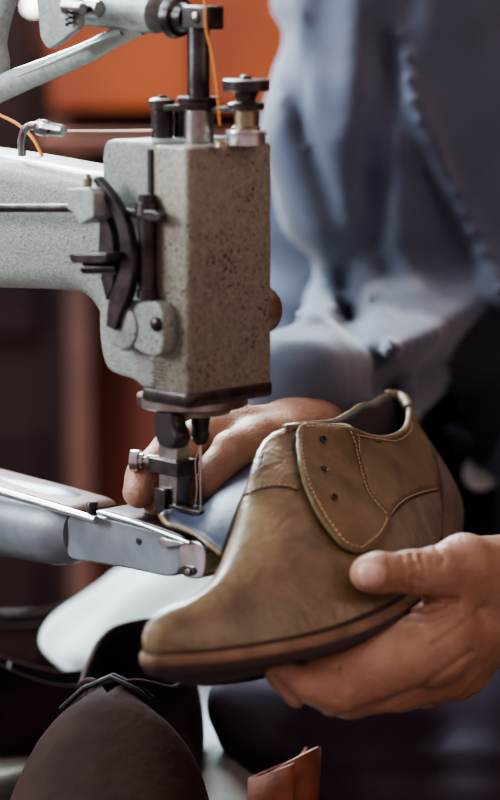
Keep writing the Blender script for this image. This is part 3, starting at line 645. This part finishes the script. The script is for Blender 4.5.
def hand_near(p):
    th = chain(p, [J(367,574,-.063,.0082), J(378,573,-.063,.0092), J(412,572,-.053,.0098), J(440,570,-.046,.0112), J(464,566,-.036,.0150), J(500,582,-.012,.024)], .005)
    ix = chain(p, [J(281,673,-.070,.0078), J(300,688,-.070,.0085), J(334,691,-.066,.0112), J(383,671,-.056,.0138), J(426,652,-.046,.0150)], .004)
    md = chain(p, [J(283,660,-.045,.0078), J(304,684,-.045,.0085), J(350,696,-.044,.0106), J(400,684,-.034,.0130), J(440,672,-.024,.0140)], .004)
    rg = chain(p, [J(292,655,-.020,.0075), J(316,680,-.020,.0082), J(364,690,-.020,.0105), J(412,682,-.012,.0120), J(452,676,-.004,.0125)], .004)
    pk = chain(p, [J(335,650,.004,.0068), J(352,674,.004,.0075), J(385,688,.006,.0085), J(425,688,.008,.0095), J(462,674,.014,.0115)], .004)
    pal = None
    for a, ra in ((P(432,655,-.040), .0145), (P(444,664,-.022), .0150), (P(456,664,-.004), .0150), (P(468,662,.012), .0130)):
        c = cone(p, a, P(505,600,.000), ra, .0235); pal = c if pal is None else smin(pal, c, .006)
    fa = chain(p, [(P(500,596,-.004), .0245), (P(545,606,.03), .0270), (P(640,640,.11), .034), (P(700,680,.16), .040)], .01)
    web = chain(p, [J(452,590,-.040,.0110), J(440,625,-.040,.0135), J(434,650,-.040,.0130)], .005)
    f = np.minimum(np.minimum(ix, md), np.minimum(rg, pk))
    f = smin(ix, md, .0012); f = smin(f, rg, .0012); f = smin(f, pk, .0012)
    pal = smin(pal, chain(p, [J(436,636,-.040,.0150), J(400,650,-.045,.0130), J(352,668,-.052,.0115), J(316,672,-.058,.0100)], .004), .010)
    d = smin(smin(pal, f, .008), fa, .012); d = smin(d, web, .010); d = smin(d, th, .007)
    for poly, a, w in (([(402,558),(406,572),(402,588)], .0012, 2.2), ([(411,556),(415,570),(410,590)], .0020, 2.6), ([(420,556),(424,570),(419,590)], .0013, 2.2), ([(411,566),(422,562)], .0008, 2), ([(412,578),(424,582)], .0008, 2),
                       ([(392,602),(410,604),(430,599),(456,600)], .0026, 3.2), ([(398,612),(420,613),(444,606)], .0018, 2.6), ([(404,622),(428,621),(452,610)], .0014, 2.4), ([(412,634),(438,628),(460,614)], .0010, 2.4),
                       ([(337,668),(342,682),(336,698)], .0016, 2.8), ([(346,672),(350,688)], .0010, 2.2), ([(274,676),(292,696),(318,713)], .0026, 3.2), ([(378,705),(425,684),(470,652)], .0016, 3),
                       ([(388,560),(392,574),(388,589)], .0008, 1.8), ([(436,548),(444,558),(440,566)], .0012, 2.4), ([(430,646),(455,630),(484,606)], .0010, 3), ([(448,546),(462,556)], -.0010, 4), ([(420,600),(432,640)], -.0008, 4)):
        d = d + groove(p, poly, a, w)
    return d
def hand_far(p):
    ix = chain(p, [J(139,492,.012,.0085), J(146,476,.018,.0098), J(176,450,.028,.0115), J(212,437,.042,.0125), J(240,434,.055,.014)], .004)
    md = chain(p, [J(158,503,.020,.0082), J(166,486,.028,.0098), J(192,458,.042,.0112), J(222,446,.056,.0120), J(248,442,.070,.014)], .004)
    rg = chain(p, [J(176,506,.036,.0078), J(184,490,.044,.0092), J(206,466,.058,.0105), J(234,454,.070,.0110), J(256,450,.084,.013)], .004)
    pk = chain(p, [J(196,506,.052,.0070), J(204,492,.058,.0080), J(222,474,.070,.0090), J(246,462,.084,.0100), J(264,458,.098,.012)], .004)
    th = chain(p, [J(211,486,.010,.0080), J(216,472,.012,.0095), J(232,452,.018,.0105), J(258,442,.036,.0125), J(286,440,.075,.016)], .004)
    pal = None
    for a, ra in ((P(240,434,.055), .0135), (P(248,440,.070), .0145), (P(256,446,.084), .0145), (P(264,452,.098), .0125)):
        c = cone(p, a, P(304,438,.105), ra, .0195); pal = c if pal is None else smin(pal, c, .006)
    fa = chain(p, [(P(300,438,.10), .0195), (P(318,412,.15), .0195), (P(345,380,.25), .017), (P(380,350,.38), .015)], .01)
    f = smin(smin(ix, md, .0012), smin(rg, pk, .0012), .0012)
    d = smin(smin(pal, f, .008), fa, .012); d = smin(d, th, .004)
    for poly in ([(176,440),(184,452),(188,466)], [(206,436),(212,446)], [(228,446),(236,458)]): d = d + groove(p, poly, .0008, 3)
    return d
SHL = P(385, -190, .46); SHR = P(860, -190, .50); HIP = P(640, 640, .56); NECK = P(600, -330, .52)
def body(p):
    d = chain(p, [(HIP, .10), (P(625, 300, .56), .08), (P(610, 0, .56), .09), (P(610, -150, .56), .07)], .05)
    d = smin(d, chain(p, [(SHL, .040), (P(366, 0, .44), .026), (P(372, 150, .42), .024), (P(390, 270, .48), .016), (P(392, 345, .42), .015)], .02), .04); d = smin(d, chain(p, [(SHR, .050), (P(840, 620, .36), .042), (P(640, 640, .11), .034)], .02), .04)
    d = smin(d, cone(p, SHL, SHR, .035, .035), .05); d = smin(d, cone(p, P(600,-200,.54), P(590,-370,.50), .055, .052), .03)
    hc = P(580, -480, .46)
    h = ell(p, hc, np.eye(3), (.074, .095, .115)); h = smin(h, cone(p, hc + np.array([-.02, -.088, .0]), hc + np.array([-.022, -.108, -.022]), .008, .012), .008)
    h = smin(h, cone(p, hc + np.array([-.01, -.06, -.07]), hc + np.array([-.012, -.078, -.095]), .035, .022), .02)
    for sx in (-1, 1): h = smin(h, cone(p, hc + np.array([sx*.076, .005, .012]), hc + np.array([sx*.078, .0, -.02]), .011, .008), .004); h = h + .008 * np.exp(-(((p - (hc + np.array([sx*.03-.012, -.092, .012])))**2).sum(1)) / .014**2)
    return smin(d, h, .02)
parts = []
lo = P(250, 720, -.02); 
Vn, Fn = surfnet(hand_near, (-.005, -.14, .80), (.262, .20, .95), .0011); Vn = relax(Vn, Fn, 1, .35)
Vf, Ff = surfnet(hand_far, (-.085, -.02, .91), (.09, .40, 1.02), .0018); Vf = relax(Vf, Ff, 2)
Vb, Fb = surfnet(body, (-.05, .10, .55), (.62, .85, 1.65), .014); Vb = relax(Vb, Fb, 2)
mb = MB(); 
allv = np.vstack([Vn, Vf, Vb]); allf = [tuple(q) for q in Fn] + [tuple(q) for q in Ff + len(Vn)] + [tuple(q) for q in Fb + len(Vn) + len(Vf)]
mb.v = [tuple(x) for x in allv]; mb.f = allf
person = build('person', mb, SKIN, None, smooth=180, recalc=False)
person['label'] = 'person in a blue-grey work coat holding the tan shoe with both hands'; person['category'] = 'person'
HB = BVHTree.FromPolygons([tuple(p) for p in Vn], [tuple(q) for q in Fn])
# thumb nail
def nail(poly, n=40, lift=.0005):
    b = spline(poly, n, True); c = b.mean(0); v = []; f = []
    for k in range(6):
        t = k / 5
        for q in b:
            h, nn = cast(*(c + (q - c) * t), HB); v.append(h + nn * (lift * (1 - 1.2 * t**4)))
    for k in range(5): f += [(k*n+i, k*n+(i+1) % n, (k+1)*n+(i+1) % n, (k+1)*n+i) for i in range(n)]
    return MB().add(v, f)
nl = build('thumb_nail', nail([(359,564),(366,562),(378,563),(386,569),(387,577),(384,584),(374,588),(362,587),(358,580),(357,571)]), NAIL, person, smooth=180)
# ---- the coat
def coat(p):
    # right sleeve (seen on the left), elbow bent, forearm coming forward
    s = chain(p, [(SHL, .075), (P(362, 0, .40), .054), (P(350, 130, .375), .054), (P(356, 205, .385), .048), (P(372, 270, .43), .044), (P(376, 340, .40), .048)], .015)
    s = smin(s, chain(p, [(P(384, 345, .37), .050), (P(352, 362, .25), .041), (P(318, 376, .17), .035), (P(292, 382, .12), .030)], .02), .012)
    s = smin(s, cone(p, P(318, 190, .55), P(325, 440, .55), .055, .055), .02)
    t = chain(p, [(P(640, 700, .60), .17), (P(645, 300, .60), .155), (P(640, 0, .60), .16), (P(620, -150, .58), .13)], .05)
    d = smin(s, t, .035); d = smin(d, cone(p, SHL, SHR, .075, .075), .06)
    d = smin(d, chain(p, [(P(430, -60, .44), .05), (P(455, 120, .42), .045), (P(505, 290, .42), .04), (P(540, 420, .44), .05)], .02), .05)   # coat front hanging open in a loose fold
    d = smin(d, chain(p, [(SHR, .075), (P(870, 620, .36), .058), (P(680, 660, .15), .05), (P(600, 632, .085), .045)], .02), .04)
    for poly, a, w in (([(285,30),(300,120),(325,190),(345,260),(352,330)], .014, 11), ([(400,-40),(388,60),(372,150),(365,240)], .016, 17), ([(262,262),(310,268),(345,285)], .012, 22), ([(372,180),(380,260),(400,320)], .010, 16),
                       ([(262,322),(310,326),(350,318),(380,300)], .010, 8), ([(330,-40),(322,40),(340,110)], .006, 12), ([(372,390),(420,372),(480,330)], .010, 12)):
        d = d + groove(p, poly, a, w)
    d = d + groove(p, [(352,318),(372,350),(388,400)], .013, 15)
    for poly, a, w in (([(360,-20),(350,60),(345,140)], -.006, 12), ([(395,345),(440,335),(500,290)], -.012, 20), ([(300,0),(290,60),(284,130)], -.006, 10)): d = d + groove(p, poly, a, w)
    x, y = pxm(p); ln = [(386,-60),(392,20),(408,85),(440,165),(470,225),(510,310)]
    g = groove(p, ln, -.011, 10) * (1 + .6 * np.sin(y / 3.4 + x / 14.)) + groove(p, [(a - 15, b + 4) for a, b in ln], .005, 8)
    d = d + g + .0022 * np.sin(p[:, 0] * 61 + p[:, 2] * 40) * np.sin(p[:, 2] * 33 + 1) 
    # hollow out for hand and wrist
    d = np.maximum(d, -cone(p, P(603, 633, .09), P(570, 620, .05), .036, .04))
    d = np.maximum(d, -cone(p, P(600,-230,.54), P(590,-420,.50), .075, .075))
    return np.maximum(d, (.63 - p[:, 2]))
Vc, Fc = surfnet(coat, (-.02, .06, .58), (.70, .90, 1.45), .0065); Vc = relax(Vc, Fc, 2)
CB = BVHTree.FromPolygons([tuple(p) for p in Vc], [tuple(q) for q in Fc])
mb = MB(); mb.v = [tuple(x) for x in Vc]; mb.f = [tuple(q) for q in Fc]
ct = build('work_coat', mb, COATM, person, smooth=180, recalc=False)
def strip(bvh, poly, w, name, m, par, lift=.003, n=40):
    c = spline(poly, n); v = []; f = []; t = np.gradient(c, axis=0); t /= np.linalg.norm(t, axis=1)[:, None]; nn = np.stack([-t[:, 1], t[:, 0]], 1)
    for i in range(n):
        for k in (-1, -.5, 0, .5, 1):
            q = c[i] + nn[i] * w * k; h = cast(q[0], q[1], bvh)
            if h is None: h = (P(q[0], q[1], .36), np.array([0, -1, 0.]))
            v.append(h[0] + h[1] * (lift if abs(k) < 1 else -.001))
    for i in range(n-1):
        for k in range(4): f.append((5*i+k, 5*i+k+1, 5*i+6+k, 5*i+5+k))
    o = build(name, MB().add(v, f), m, par, smooth=180); return o
strip(CB, [(540,310),(494,372),(462,430),(452,500),(460,600)], 46, 'placket', NAVY, ct, .005)  # navy placket, widened to put the coat front's deep shade into colour
h = cast(480, 473, CB); c, nn = (P(480, 473, proj(h[0])[2] - .048), h[1]) if h else (P(480, 473, .33), np.array([0, -1, 0]))
fd = -np.array([.0, 1, 0]) * 1.0; fd = np.array([-.12, -1, .05]); fd /= np.linalg.norm(fd)
BUT = mat('pale_green_button', (.50, .58, .52), .35, coat=.4)
bt = build('button', MB().lathe(c, fd, [(-.002, .0085), (0, .0112), (.0022, .0118), (.0036, .0112), (.0040, .0095), (.0026, .0075), (.0022, .002)], 40), BUT, ct, smooth=60)
t1 = np.cross(fd, (0, 0, 1)); t1 /= np.linalg.norm(t1); t2 = np.cross(fd, t1)
mb = MB()
for a, b in ((1, 1), (1, -1), (-1, 1), (-1, -1)): mb.lathe(c + (t1 * a + t2 * b) * .0022, fd, [(.0015, .0011), (.0030, .0011)], 12)
build('button_hole', mb, HOLE, bt)
# trousers, and the dark skirt of the apron lying across the lap
def legs(p):
    d = chain(p, [(P(660, 860, .56), .10), (P(470, 1060, .26), .068), (P(408, 1090, .16), .060), (P(405, 1750, .20), .050)], .03)
    return smin(d, chain(p, [(P(760, 860, .58), .10), (P(900, 1000, .30), .070), (P(900, 1700, .32), .050)], .03), .03)
Vt, Ft = surfnet(legs, (-.05, -.02, .12), (.75, .95, .90), .010); Vt = relax(Vt, Ft, 2)
mb = MB(); mb.v = [tuple(x) for x in Vt]; mb.f = [tuple(q) for q in Ft]; build('trousers', mb, TROU, person, smooth=180, recalc=False)
def lap(p):
    d = chain(p, [(P(700, 760, .52), .12), (P(450, 782, .27), .072), (P(330, 752, .18), .038), (P(268, 722, .15), .022), (P(228, 702, .14), .010)], .03)
    d = smin(d, chain(p, [(P(385, 800, .17), .030), (P(395, 1100, .17), .030)], .01), .02); d = smin(d, chain(p, [(P(470, 805, .19), .036), (P(480, 1100, .19), .036)], .01), .02)
    return d + groove(p, [(250,722),(330,745),(440,735)], .006, 10) + groove(p, [(330,780),(420,770),(500,775)], .006, 10) + .002 * np.sin(p[:, 0] * 90) * np.sin(p[:, 1] * 60)
Vt, Ft = surfnet(lap, (-.04, -.02, .66), (.60, .80, .98), .006); Vt = relax(Vt, Ft, 2)
Vt[:, 2] = np.where(Vt[:, 0] < .048, np.maximum(Vt[:, 2], MP(0, 0, -.2645)[2]), Vt[:, 2])
mb = MB(); mb.v = [tuple(x) for x in Vt]; mb.f = [tuple(q) for q in Ft]; build('apron', mb, TROU, person, smooth=180, recalc=False)
# ================================================================== ROOM
WALLM = mat('red_brown_plaster', (.20, .060, .040), .8, col2=(.13, .038, .026), nscale=3, bump=.2, bscale=40)
ORANGE = mat('orange_painted_board', (.30, .062, .009), .6, col2=(.17, .034, .009), nscale=4, bump=.1, bscale=30)
DOORM = mat('dark_brown_door', (.028, .011, .010), .8, col2=(.014, .007, .007), nscale=6, spec=.2)
FRAME = mat('dusty_pink_wood_frame', (.15, .07, .052), .6, col2=(.11, .05, .036), nscale=14)
SHELF = mat('brown_shelf_wood', (.13, .045, .028), .6, col2=(.09, .03, .02), nscale=12)
FLOORM = mat('grey_brown_floor', (.10, .075, .06), .7, col2=(.07, .05, .04), nscale=6, bump=.2, bscale=60)
TABM = mat('dark_work_table', (.050, .032, .026), .55, col2=(.03, .02, .017), nscale=14)
CLOTH = mat('white_cloth', (.48, .54, .54), .9, col2=(.38, .43, .43), nscale=12, bump=.3, bscale=600)
def bx(name, lo, hi, m, parent=None, bevel=.002, **k):
    lo = np.array(lo, float); hi = np.array(hi, float); c = (lo + hi) / 2
    return build(name, MB().box(c, np.eye(3), (hi - lo) / 2), m, parent, smooth=30, bevel=bevel, **k)
YW = 1.75
bx('floor', (-2.2, -2.2, -.05), (2.6, YW + .1, 0), FLOORM, bevel=0, kind='structure')
bx('wall_back', (-2.2, YW, 0), (2.6, YW + .1, 2.7), WALLM, bevel=0, kind='structure')
bx('wall_right', (2.5, -2.2, 0), (2.6, YW, 2.7), WALLM, bevel=0, kind='structure')
def X(px, y): q = hit(px, 400, (0, y, 0), np.array([0, 1., 0])); return q[0]
def Zc(py, y): return hit(250, py, (0, y, 0), np.array([0, 1., 0]))[2]
# dark door at the left with a pale frame upright
yd = YW - .04
dr = bx('door_1', (X(-260, yd), yd, 0), (X(70, yd), YW - .001, Zc(60, yd)), DOORM, kind='structure')
for k in range(2): bx('door_panel', (X(-230, yd) , yd - .008, .25 + k * .55), (X(40, yd), yd, .70 + k * .5), DOORM, dr, bevel=.006)
bx('trim_1', (X(70, yd), yd - .02, 0), (X(92, yd), YW - .001, Zc(150, yd)), FRAME, kind='structure')
# orange cupboard hung high on the wall, with a shelf board under it
yo = YW - .24
cup = thing('wall_cupboard', ((X(45, yo) + X(330, yo)) / 2, YW - .12, Zc(112, yo)), 'orange wall cupboard high behind the machine head', 'cupboard')
bx('carcass', (X(52, yo), yo + .02, Zc(112, yo)), (X(340, yo), YW - .001, Zc(-260, yo)), SHELF, cup)
for a, b in ((54, 195), (197, 338)):
    d = bx('door', (X(a, yo), yo, Zc(110, yo)), (X(b, yo), yo + .019, Zc(-258, yo)), ORANGE, cup, bevel=.003)
    kx = X(b - 10 if a < 100 else a + 10, yo); build('knob', MB().lathe((kx, yo, Zc(-120, yo)), (0, -1, 0), [(0, .006), (.012, .006), (.018, .014), (.026, .012)], 20), DARK, d, smooth=40)
sh = thing('wall_shelf', ((X(45, yo) + X(330, yo)) / 2, YW - .10, Zc(178, yo)), 'brown wooden wall shelf under the orange cupboard', 'shelf')
bx('board', (X(40, yo - .02), yo - .02, Zc(150, yo)), (X(350, yo), YW - .001, Zc(134, yo)), SHELF, sh)
for a in (110, 300): bx('bracket', (X(a, yo), yo + .06, Zc(188, yo)), (X(a + 8, yo), YW - .001, Zc(150.5, yo)), SHELF, sh)
# lamp
lc = P(33, 6, .62)
lm = thing('pendant_lamp', lc, 'small bright pendant bulb seen through the lever frame at the top left', 'lamp')
build('bulb', MB().lathe(lc - np.array([0, 0, .006]), (0, 0, 1), [(0, .001), (.001, .0042), (.004, .0066), (.008, .0066), (.012, .0045), (.018, .004)], 24), mat('bulb_glow', (.9, .9, .8), .4, emis=(.95, 1, .85, 3.5)), lm, smooth=60)
build('cable', MB().tube([lc + np.array([0, 0, .02]), lc + np.array([0, 0, 1.2])], .0015, 8), BLACK, lm, smooth=60)
build('socket', MB().lathe(lc + np.array([0, 0, .010]), (0, 0, 1), [(0, .0055), (.016, .0055), (.018, .002)], 20), BLACK, lm, smooth=40)
# work table carrying the machine
TZ = float(MP(0, 0, -.265)[2]); 
tb = thing('work_table', (-.5, .25, 0), 'dark wooden work table under the sewing machine', 'table')
bx('table_top', (-1.15, -.22, TZ - .035), (.046, .62, TZ), TABM, tb, bevel=.003)
for x, y in ((-1.10, -.17), (.005, -.17), (-1.10, .56), (.005, .56)): bx('leg', (x - .025, y - .025, 0), (x + .025, y + .025, TZ - .0352), TABM, tb)
# stool
stl = thing('stool', (P(660, 640, .56)[0], P(660, 640, .56)[1], 0), 'round dark stool the person sits on', 'stool')
sx, sy = P(660, 640, .56)[0], P(660, 640, .56)[1]; sz = .50
build('seat', MB().lathe((sx, sy, sz), (0, 0, 1), [(0, .17), (.004, .18), (.03, .18), (.036, .17)], 40), TABM, stl, smooth=40)
for k in range(4):
    a = math.pi / 4 + k * math.pi / 2; build('leg', MB().tube([(sx + .12 * math.cos(a), sy + .12 * math.sin(a), sz), (sx + .17 * math.cos(a), sy + .17 * math.sin(a), 0)], .014, 10), TABM, stl, smooth=60)
# draped white cloth
ctrl = [[(100,585,.46),(150,560,.44),(212,556,.42),(262,590,.40),(290,640,.40)],
        [(40,640,.30),(95,628,.30),(150,622,.31),(215,640,.32),(262,680,.33)],
        [(85,690,.24),(125,690,.24),(165,700,.25),(215,712,.26),(268,735,.28)],
        [(60,780,.12),(110,780,.12),(165,785,.12),(230,770,.13),(300,780,.15)],
        [(40,900,-.03),(100,900,-.03),(165,900,-.03),(225,900,-.03),(300,900,-.02)]]
G = np.array([[P(*c) for c in r] for r in ctrl]); nA = 36
G1 = np.stack([np.stack([cr(np.linspace(0, 4, nA), range(5), G[i, :, k]) for k in range(3)], 1) for i in range(5)])
G2 = np.stack([np.stack([cr(np.linspace(0, 4, nA), range(5), G1[:, j, k]) for k in range(3)], 1) for j in range(nA)], 1)
for i in range(nA):
    for j in range(nA): G2[i, j, 1] += .006 * math.sin(j * .62 + i * .08) * min(1, i / 12); G2[i, j, 2] += .004 * math.sin(j * .5 + i * .3)
G2[:, :, 2] = np.where(G2[:, :, 0] < .5, np.maximum(G2[:, :, 2], TZ + .002), G2[:, :, 2])
cl = build('white_cloth', MB().add(G2.reshape(-1, 3), [(i*nA+j, i*nA+j+1, (i+1)*nA+j+1, (i+1)*nA+j) for i in range(nA-1) for j in range(nA-1)]), CLOTH, None, smooth=180)
solidify(cl, .0015); cl['label'] = 'crumpled white cloth lying on the table behind the shoe toe'; cl['category'] = 'cloth'
# dark leather shoes on the table
DLEA = mat('dark_brown_leather', (.026, .014, .012), .75, col2=(.040, .022, .018), nscale=30, bump=.4, bscale=90, spec=.12, bdist=.002)
DSOLE = mat('black_rubber_sole', (.012, .010, .010), .7)
def dark_shoe(px, py, d, yaw, label, wd=1.):      # px,py,d: where the top of the instep is; the height above the table sets the size
    c = P(px, py, d); sc = (c[2] - TZ - .0005) / .124; a = math.radians(yaw); ax = np.array([math.cos(a), math.sin(a), 0]); b = np.cross((0, 0, 1), ax)
    o = np.array([c[0], c[1], TZ + .0172 * sc]) - ax * .165 * sc
    def W(q): q = np.atleast_2d(np.asarray(q, float)); return o + (q[:, :1] * ax + q[:, 1:2] * wd * b + (q[:, 2:3] - .010) * np.array([0, 0, 1.])) * sc
    t = thing('dark_leather_shoe', W([.15, 0, -.007])[0], label, 'shoe', 'dark leather shoes on the table')
    u = build('upper', MB().add(W(V.reshape(-1, 3)), [q[::-1] for q in SHF]), [DLEA, LIN_M], t, smooth=180); solidify(u, .0022, -1).modifiers['thick'].material_offset = 1
    kq = [i for i in range(NP) if FX[i] / SL < .585]; kq = sorted(kq, key=lambda i: i if i > half else i + NP)
    build('collar_binding', MB().tube(list(W(V[-1, kq])), .002 * sc, 8), DLEA, t, smooth=180)
    def Q(g, dz): x_, y_, _ = footloop(g); return W(np.stack([x_, y_, soleZ(x_) + dz], 1))
    build('sole', ringmesh([Q(-.003, .001), Q(.0035, .001), Q(.0044, -.0005), Q(.0044, -.005), Q(.002, -.0085)]), DSOLE, t, smooth=50)
    build('heel_block', ringmesh([W(np.c_[hp, soleZ(hp[:, 0]) - .007 - z]) for z in (0, .008, .0165)]), DSOLE, t, smooth=30)
    build('lace', stack_laces(W, sc), DSOLE, t, smooth=180)
    return t
def stack_laces(W, sc):
    m = MB()
    for s_ in (.49, .53, .57):
        x, _, z = [float(q) for q in ridge(np.array(s_ * SL), 1)]
        m.tube(list(W([[x - .002, -.026, z - .017], [x, -.014, z - .004], [x, 0, z + .003], [x, .014, z - .004], [x - .002, .026, z - .017]])), .0016 * sc, 8)
    return m
dark_shoe(112, 662, .05, -96, 'large dark brown leather shoe, toe towards us, at the bottom left', 1.12)
dark_shoe(-10, 648, .22, 184, 'dark leather shoe with a pale sheen, behind the large dark shoe')
dark_shoe(-50, 596, .38, 190, 'dark leather shoe farthest back at the left edge, under the bed arm')
# orange-brown leather piece
c = P(282, 792, .06)
c = np.array([.018, .055, TZ + .0035]); rl = []; nr_ = 70
for k in range(nr_):
    a_ = 3.6 * math.pi * k / nr_; r_0 = .010 + .012 * k / nr_; rl.append(c + np.array([r_0 * math.cos(a_), r_0 * math.sin(a_), 0]))
vr = []
for k, p_ in enumerate(rl): vr += [p_, p_ + np.array([(.010) * .2, 0, .048 + .010 * math.cos(3.6 * math.pi * k / nr_ + .5)])]
o = build('leather_roll', MB().add(vr, [(2*k, 2*k+2, 2*k+3, 2*k+1) for k in range(nr_ - 1)]), mat('rust_orange_leather', (.24, .07, .03), .6, col2=(.16, .045, .02), nscale=40, bump=.3, bscale=300), None, smooth=180); solidify(o, .0022, 0)
o['label'] = 'rust-orange leather roll standing on the table at the bottom edge'; o['category'] = 'leather'
# ---- light
def area(name, loc, tgt, size, e, col, sy=None):
    l = bpy.data.lights.new(name, 'AREA'); l.energy = e; l.color = col; l.size = size
    if sy: l.shape = 'RECTANGLE'; l.size_y = sy
    o = bpy.data.objects.new(name, l); COL.objects.link(o); o.location = loc
    o.rotation_euler = (Vector(tgt) - Vector(loc)).to_track_quat('-Z', 'Y').to_euler(); return o
area('window_light', (-.55, 1.30, 1.92), (0, 0, 1.0), .85, 50, (.80, .92, 1.0), .7)
area('skylight', (-1.15, .25, 2.25), (.1, .1, 1.0), .7, 20, (.82, .93, 1.0))
area('front_light', (-1.95, -.40, 1.75), (0, 0, 1.05), .7, 24, (.92, .96, 1.0))
area('warm_light', (1.6, -.9, 1.6), (0.1, .0, 1.0), 1.0, 3, (1.0, .84, .70))
area('wall_fill', (.0, .9, 2.2), (-.15, YW, 1.0), .6, 9, (1.0, .82, .62))  # added unseen fill that brightens the back wall and cupboard
w = bpy.data.worlds.new('world'); bpy.context.scene.world = w; w.use_nodes = True
bg = w.node_tree.nodes['Background']; bg.inputs[0].default_value = (.85, .58, .60, 1); bg.inputs[1].default_value = .42
vs = bpy.context.scene.view_settings; vs.view_transform = 'AgX'; vs.look = 'AgX - Medium High Contrast'; vs.exposure = .7
# ================================================================== CAMERA
cd = bpy.data.cameras.new('camera'); cam = bpy.data.objects.new('camera', cd); COL.objects.link(cam)
cam.location = CAM; cam.rotation_euler = (math.radians(90) - PH, 0, 0)
cd.sensor_fit = 'VERTICAL'; cd.sensor_height = 36; cd.lens = 36 / (2 * 400 * KP); cd.clip_start = .05
cd.dof.use_dof = True; cd.dof.focus_distance = D0 + .035; cd.dof.aperture_fstop = cd.lens / 26.
bpy.context.scene.camera = cam
